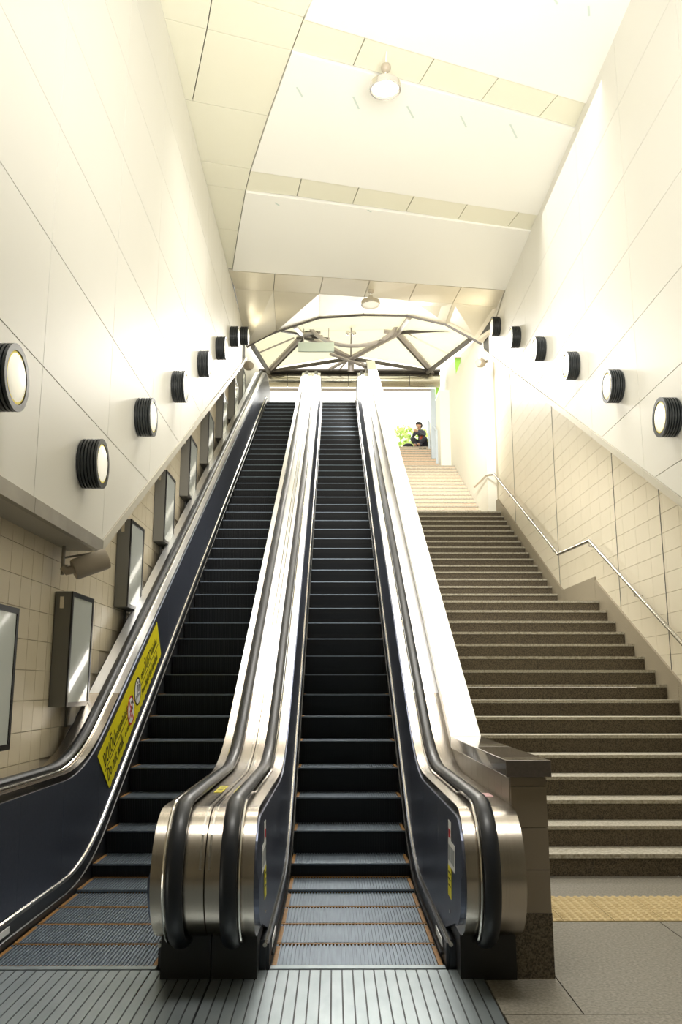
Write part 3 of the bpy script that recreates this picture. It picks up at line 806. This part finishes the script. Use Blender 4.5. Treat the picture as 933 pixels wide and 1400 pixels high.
# ------------------------------------------------------------------ pendant lamps
def pendant(p, r, label, mount):
    e = empty('pendant_lamp', p); p = Vector(p)
    q = MB(); q.lathe([(r*.97, .03), (r, 0), (r*1.0, -.05), (r*.9, -.05), (r*.88, 0)], p, (0, 0, 1), 32, cap=False); q.build('ring', M['chrome'], e, smooth=True)
    q = MB(); q.lathe([(r*.88, -.03), (r*.5, -.045), (.001, -.05)], p, (0,0,1), 32, cap=False); q.build('diffuser', M['lamp_glass'], e, smooth=True)
    q = MB(); q.lathe([(r*.97, .02), (r*.6, .05), (.05, .08), (.04, .14)], p, (0,0,1), 32, cap=False); q.build('reflector', M['chrome'], e, smooth=True)
    q = MB(); q.tube([p+Vector((0,0,.12)), Vector(mount)], .010, 8); q.build('stem', M['ceil_white'], e)
    q = MB(); q.ball(p+Vector((.01,0,.24)), .06, 14, 10); q.build('ceiling_ball', M['beige'], e, smooth=True)
    tag(e, label, 'lamp'); return e
p = atY(527, 118, 8.75); m = atY(534, 92, 9.05); pendant(p, .18, 'round pendant lamp hanging under the first ceiling strip', (p.x+.02, p.y, HC+.01))
p = atY(507, 414, 15.0); pendant((p.x, p.y, p.z), .175, 'round pendant lamp hanging in front of the vaulted header', (p.x, p.y, HC+.02))

# ------------------------------------------------------------------ roof truss and canopy beyond the arch
tr = empty('roof_truss', (.5, 22, 10)); tag(tr, 'grey steel roof truss of radiating struts seen through the arch', 'truss')
def rod(a, b_, r, m, name='strut'):
    q = MB(); q.tube([a, b_], r, 8); return q.build(name, m, tr)
YA, YB, YN = 20.5, 24.0, 22.3
nA = atY(414, 458, YA); nB = atY(545, 455, YA); nC = atY(480, 490, YN); cL = atY(366, 508, YB-.1); cR = atY(592, 508, YB-.1)
rod(nA, cL, .07, M['truss']); rod(nB, cR, .07, M['truss']); rod(nA, nC, .075, M['truss']); rod(nB, nC, .075, M['truss'])
rod(nA+Vector((.12,0,0)), cL+Vector((.12,0,0)), .03, M['truss_dark']); rod(nB-Vector((.12,0,0)), cR-Vector((.12,0,0)), .03, M['truss_dark'])
rod(nC, cL, .05, M['truss_dark']); rod(nC, cR, .05, M['truss_dark'])
rod(nA, atY(403, 446, 18.5), .06, M['truss']); rod(nB, atY(560, 434, 18.5), .06, M['truss'])
rod(nB, atY(614, 450, 19), .05, M['truss_dark']); rod(nA, atY(385, 452, 19), .035, M['truss_dark'])
rod(nB, atY(525, 453, YA), .05, M['truss']); rod(nA, atY(438, 453, YA), .05, M['truss'])
for px in (443, 505, 518, 462): rod(atY(px, 508 if px in (443, 518) else 508, YB), nC+Vector((0, 0, .05)), .03, M['truss'])
rod(atY(480, 508, YN+.1), nC, .09, M['truss']); rod(atY(452, 508-3, YN), atY(520, 468, YA+.8), .035, M['truss']); rod(atY(510, 505, YN), atY(452, 484, YA+.8), .04, M['truss'])
rod(nC, atY(481, 436, 19.5), .022, M['truss'])
ring = [atY(483+62*math.cos(t), 436+37*math.sin(t), 20.2) for t in [math.radians(a) for a in range(12, 170, 12)]]
q = MB(); q.tube(ring, .05, 8); q.build('ring_beam', M['truss'], tr)
rod(atY(585, 509, YB-.3), atY(643, 464, 19.0), .06, M['truss_dark']); rod(atY(368, 509, YB-.3), atY(346, 474, 18.5), .06, M['truss_dark'])
rod(atY(556, 455, YA), atY(620, 484, 21.5), .02, M['truss']); rod(atY(350, 484, 20), atY(402, 462, YA), .02, M['truss'])
for dx in (-6, 2): 
    q = MB(); p = atY(482+dx, 455, 20); q.ball(p, .06, 8, 6); q.build('spot', M['chrome'], tr)
for k, (ppx, ppy) in enumerate([(425,452),(432,458),(420,462),(441,461)]):
    rod(atY(ppx-14, ppy, 20.6), atY(ppx+9, ppy+2, 20.4), .03, M['truss_dark'])

cn = empty('canopy', (.5, 22, 10.6)); tag(cn, 'cream canopy sheets stretched over the roof truss beyond the arch', 'canopy')
def sheet(P):
    q = MB(); q.prism([Vector(p)+Vector((0, 0, .10)) for p in P], (0, .02, .02)); q.build('canopy_sheet', M['membrane'], cn)
bl = atY(340, 470, 18.2); br = atY(655, 462, 18.4); tl = atY(398, 440, 17.9); tR = atY(566, 428, 17.9)
sheet([bl, tl, nA, cL]); sheet([nA, nC, cL]); sheet([nB, cR, nC]); sheet([nB, tR, br, cR]); sheet([nA, nB, nC]); sheet([nA, tl, tR, nB])

# cladded tube beam
bm_ = empty('tube_beam', (.4, 24, 10)); tag(bm_, 'shiny metal clad tube beam spanning above the escalator exits', 'beam')
zb = (atY(480, 511, 24).z+atY(480, 529, 24).z)/2; rb_ = (atY(480, 511, 24).z-atY(480, 529, 24).z)/2
xa = atY(352, 519, 24).x; xb = atY(601, 519, 24).x; n = 6
for i in range(n):
    a = xa+(xb-xa)*i/n+.008; b_ = xa+(xb-xa)*(i+1)/n-.008
    q = MB(); q.lathe([(rb_, 0), (rb_, b_-a)], (a, 24, zb), (1,0,0), 24); q.build('cladding', M['tube'], bm_, smooth=True)
q = MB(); q.tube([(xa, 24, zb), (xb, 24, zb)], rb_*.9, 12); q.build('core', M['truss_dark'], bm_)
q = MB(); q.box((xa, 23.7, zb+rb_-.01), (xb, 24.3, zb+rb_+.03)); q.build('cap', M['truss_dark'], bm_)
hb = empty('door_1', (.4, 24.6, ZTOP)); tag(hb, kind='structure')
zz = atY(480, 533, 24.6).z
q = MB(); q.box((xa, 24.57, zz-.03), (2.98, 24.63, zz+.03)); q.build('lintel', M['truss'], hb)
q = MB(); q.box((2.86, 24.5, ZTOP-1), (3.0, 24.7, zz)); q.build('jamb', M['pale_blue'], hb)

# ground at the top
q = MB(); q.box((-14, 27, ZL-.4), (16, 60, ZL-.02)); tag(q.build('pavement', M['pavement']), kind='structure')
q = MB(); q.box((-2.5, YT+.35, ZTOP-.3), (1.05, 27, ZTOP)); tag(q.build('floor_top', M['granite_tread']), kind='structure')

# pennants on the right far wall
def pennant(P, label):
    e = MB(); e.prism(P, (.0, .03, 0)); o = e.build('pennant', M['green']); tag(o, label, 'flag', 'green pennants on the right wall'); return o
a = atX(624, 489, 3.22); pennant([atY(622.5, 490, 21.3), atY(632, 489, 21.3), atY(624, 511, 21.3)], 'green triangular pennant hanging highest on the pale far right wall')
q = MB(); p = atY(627, 488, 21.25); q.tube([p+Vector((-.1,0,0)), p+Vector((.1,0,0))], .05, 8); o = q.build('spotlight', M['chrome']); tag(o, 'small chrome twin spotlight above the upper green pennant', 'spotlight')
pennant([atY(596, 513, 24.4), atY(602, 513, 24.4), atY(602, 528, 24.4), atY(596, 545, 24.4)], 'green pennant hanging beside the right end of the tube beam')

# hanging sign
sgn = empty('hanging_sign', atY(433, 474, 20.0)); tag(sgn, 'pale blank hanging sign below the truss above the escalators', 'sign')
a = atY(408, 468.5, 20); b_ = atY(457, 481, 20)
q = MB(); q.box((a.x, 19.97, b_.z), (b_.x, 20.03, a.z)); q.build('face', M['sign_pale'], sgn)
for t in (.15, .85):
    x = a.x+(b_.x-a.x)*t; q = MB(); q.tube([(x, 20, a.z), (x, 20, a.z+.5)], .012, 6); q.build('hanger', M['truss'], sgn)

# tree beyond the top landing
def tree(name, base, crown, r, n, label):
    e = empty(name, base)
    q = MB(); q.tube([base, Vector(base)+Vector((.05, 0, .9)), crown], [.07, .055, .03], 7)
    for k in range(5):
        an = k*1.3; q.tube([Vector(crown)-Vector((0,0,.5)), Vector(crown)+Vector((math.cos(an)*r*.7, math.sin(an)*r*.4, .1+.1*k))], [.025, .01], 5)
    q.build('trunk', M['bark'], e)
    for m, nn in ((M['leaf'], n), (M['leaf2'], n)):
        q = MB()
        for i in range(nn):
            th = random.random()*2*PI; rr = r*math.sqrt(random.random()); z = (random.random()-.5)*1.7*r
            rr *= math.sqrt(max(.1, 1-(z/r)**2)) if abs(z) < r else .3
            c_ = Vector(crown)+Vector((rr*math.cos(th)*1.3, rr*math.sin(th), z)); s = .05+.06*random.random()
            u = Vector((random.gauss(0,1), random.gauss(0,1), random.gauss(0,1))).normalized(); w = u.orthogonal().normalized()
            q.add([c_-u*s*1.6, c_+w*s*.7, c_+u*s*1.6, c_-w*s*.7], [(0,1,2,3)])
        tag(q.build('foliage', m, e), kind='stuff')
    tag(e, label, 'tree'); return e
tree('leafy_tree', (2.6, 32, ZL-.02), (2.75, 32, 10.25), .95, 420, 'sunlit leafy tree beyond the stair top left of the seated person')
tree('leafy_tree', (4.6, 34.5, ZL-.02), (4.4, 34.5, 10.6), .7, 200, 'sunlit leafy tree beyond the stair top right behind the seated person')

# ------------------------------------------------------------------ seated person at the stair top
def skinned(name, verts, edges, rad, m, par, root=0, sub=1):
    me = bpy.data.meshes.new(name); me.from_pydata([tuple(v) for v in verts], edges, [])
    o = bpy.data.objects.new(name, me); C.objects.link(o)
    s = o.modifiers.new('skin', 'SKIN'); s.use_smooth_shade = True
    for i, r in enumerate(rad):
        me.skin_vertices[0].data[i].radius = (r, r); me.skin_vertices[0].data[i].use_root = (i == root)
    sb = o.modifiers.new('sub', 'SUBSURF'); sb.levels = sub; sb.render_levels = sub
    me.materials.append(m)
    if par is not None: o.parent = par
    return o
YP = 26.0
pz = ZL
base = atY(575, 607, YP)
pe = empty('person', (base.x+.02, YP+.18, pz+.012)); 
tag(pe, 'dark haired person in charcoal shirt and red vest sitting at the stair top', 'person')
# local coordinates, facing the camera (-Y) and slightly to the left
body_v = [(0,.10,.12),(0,.08,.30),(0,.03,.46),(-.01,.0,.55),(-.02,-.02,.62),   # pelvis..neck 0-4
          (-.15,.0,.52),(-.20,-.13,.36),(-.10,-.22,.52),                          # right arm 5-7
          (.14,.0,.52),(.20,-.12,.36),(.0,-.24,.47),                               # left arm 8-10
          (-.11,.05,.13),(-.20,-.22,.32),(-.06,-.26,.06),(-.06,-.36,.03),         # right leg 11-14
          (.11,.05,.13),(.24,-.20,.28),(.08,-.27,.05),(.07,-.37,.03)]             # left leg 15-18
body_e = [(0,1),(1,2),(2,3),(3,4),(3,5),(5,6),(6,7),(3,8),(8,9),(9,10),(0,11),(11,12),(12,13),(13,14),(0,15),(15,16),(16,17),(17,18)]
rad = [.13,.125,.13,.075,.05,.06,.045,.032,.06,.045,.032,.10,.075,.055,.04,.10,.075,.055,.04]
bd = skinned('body', body_v, body_e, rad, M['shirt'], pe)
legs = skinned('trousers', [body_v[i] for i in (0,11,12,13,15,16,17)], [(0,1),(1,2),(2,3),(0,4),(4,5),(5,6)], [.145,.112,.088,.066,.112,.088,.066], M['trouser'], pe)
feet = MB(); feet.ball((-.06,-.34,.03), (.045,.11,.035)); feet.ball((.07,-.35,.03), (.045,.11,.035)); feet.build('feet', M['skin'], None, smooth=True).parent = pe
hm = MB(); hm.ball((-.03,-.04,.73), (.078,.092,.108), 18, 12); hm.tube([(-.02,-.02,.60),(-.03,-.03,.68)], .045, 10)
hm.ball((-.035,-.135,.725), (.014,.016,.02), 8, 6); hm.ball((-.108,-.035,.73), (.014,.022,.03), 8, 6); hm.ball((.048,-.035,.73), (.014,.022,.03), 8, 6)
hm.build('head', M['skin'], None, smooth=True).parent = pe
fa = MB(); fa.ball((-.062,-.122,.745), (.011,.006,.006), 8, 6); fa.ball((-.005,-.122,.745), (.011,.006,.006), 8, 6); fa.ball((-.034,-.122,.69), (.022,.006,.005), 8, 6); fa.build('face_features', M['hair'], None).parent = pe
ha = MB(); ha.ball((-.03,-.03,.795), (.10,.112,.075), 18, 12); ha.ball((-.03,.015,.75), (.098,.092,.10), 14, 10); ha.build('hair', M['hair'], None, smooth=True).parent = pe
ve = skinned('vest', [(0.04,.17,.20),(0.05,.14,.34),(.04,.11,.46)], [(0,1),(1,2)], [.13,.135,.11], M['vest'], pe)
q = MB(); q.lathe([(.145,0),(.145,.03)], (.045,.165,.24), (0,-.1,1), 20, cap=False); q.build('reflective_band', M['yellow'], None).parent = pe
for s in (-1, 1):
    hd_ = MB(); c0 = Vector((-.085 if s < 0 else -.015, -.245, .53 if s < 0 else .50)); hd_.ball(c0, (.032,.022,.04), 10, 8)
    for k in range(4):
        zf = c0.z+.03-.02*k; hd_.tube([(c0.x, c0.y-.01, zf), (c0.x-s*.03, c0.y-.035, zf+.004), (c0.x-s*.055, c0.y-.03, zf+.002)], [.009, .0085, .007], 6)
    hd_.tube([(c0.x, c0.y, c0.z+.03), (c0.x-s*.02, c0.y-.01, c0.z+.06)], [.011, .009], 6)
    hd_.build('hand', M['skin'], None, smooth=True).parent = pe
pe.rotation_euler = (0, 0, math.radians(-25))
for o in pe.children:
    if o.name.split('.')[0] in ('head', 'hair', 'face_features'):
        R_ = Matrix.Rotation(math.radians(-22), 3, 'Z'); pv = Vector((-.02, -.02, .65)); o.rotation_euler = (0, 0, math.radians(-22)); o.location = pv-R_ @ pv
cw = pe.location+Matrix.Rotation(math.radians(-25), 3, 'Z') @ Vector((-.05, -.235, .50))
q = MB(); q.lathe([(.034, 0), (.048, .13), (.046, .13)], cw, (0,0,1), 16); o = q.build('paper_cup', M['white']); tag(o, 'white paper cup held up to the face of the seated person', 'cup')
for dx in (-.055, .075):
    q = MB(); q.box((pe.location.x+dx-.05, 25.90-.33, steps[54][1]+.002), (pe.location.x+dx+.05, 25.90-.10, steps[54][1]+.03)); o = q.build('sandal', M['frame_black'], bevel=.01); tag(o, ('left' if dx < 0 else 'right')+' black sandal of the pair below the seated person', 'sandal', 'black sandals at the stair top')
q = MB(); q.ball((pe.location.x-.38, YP+.20, pz+.092), (.16,.12,.09), 12, 8); o = q.build('bag', M['trouser'], smooth=True); tag(o, 'black bag on the top step left of the seated person', 'bag')
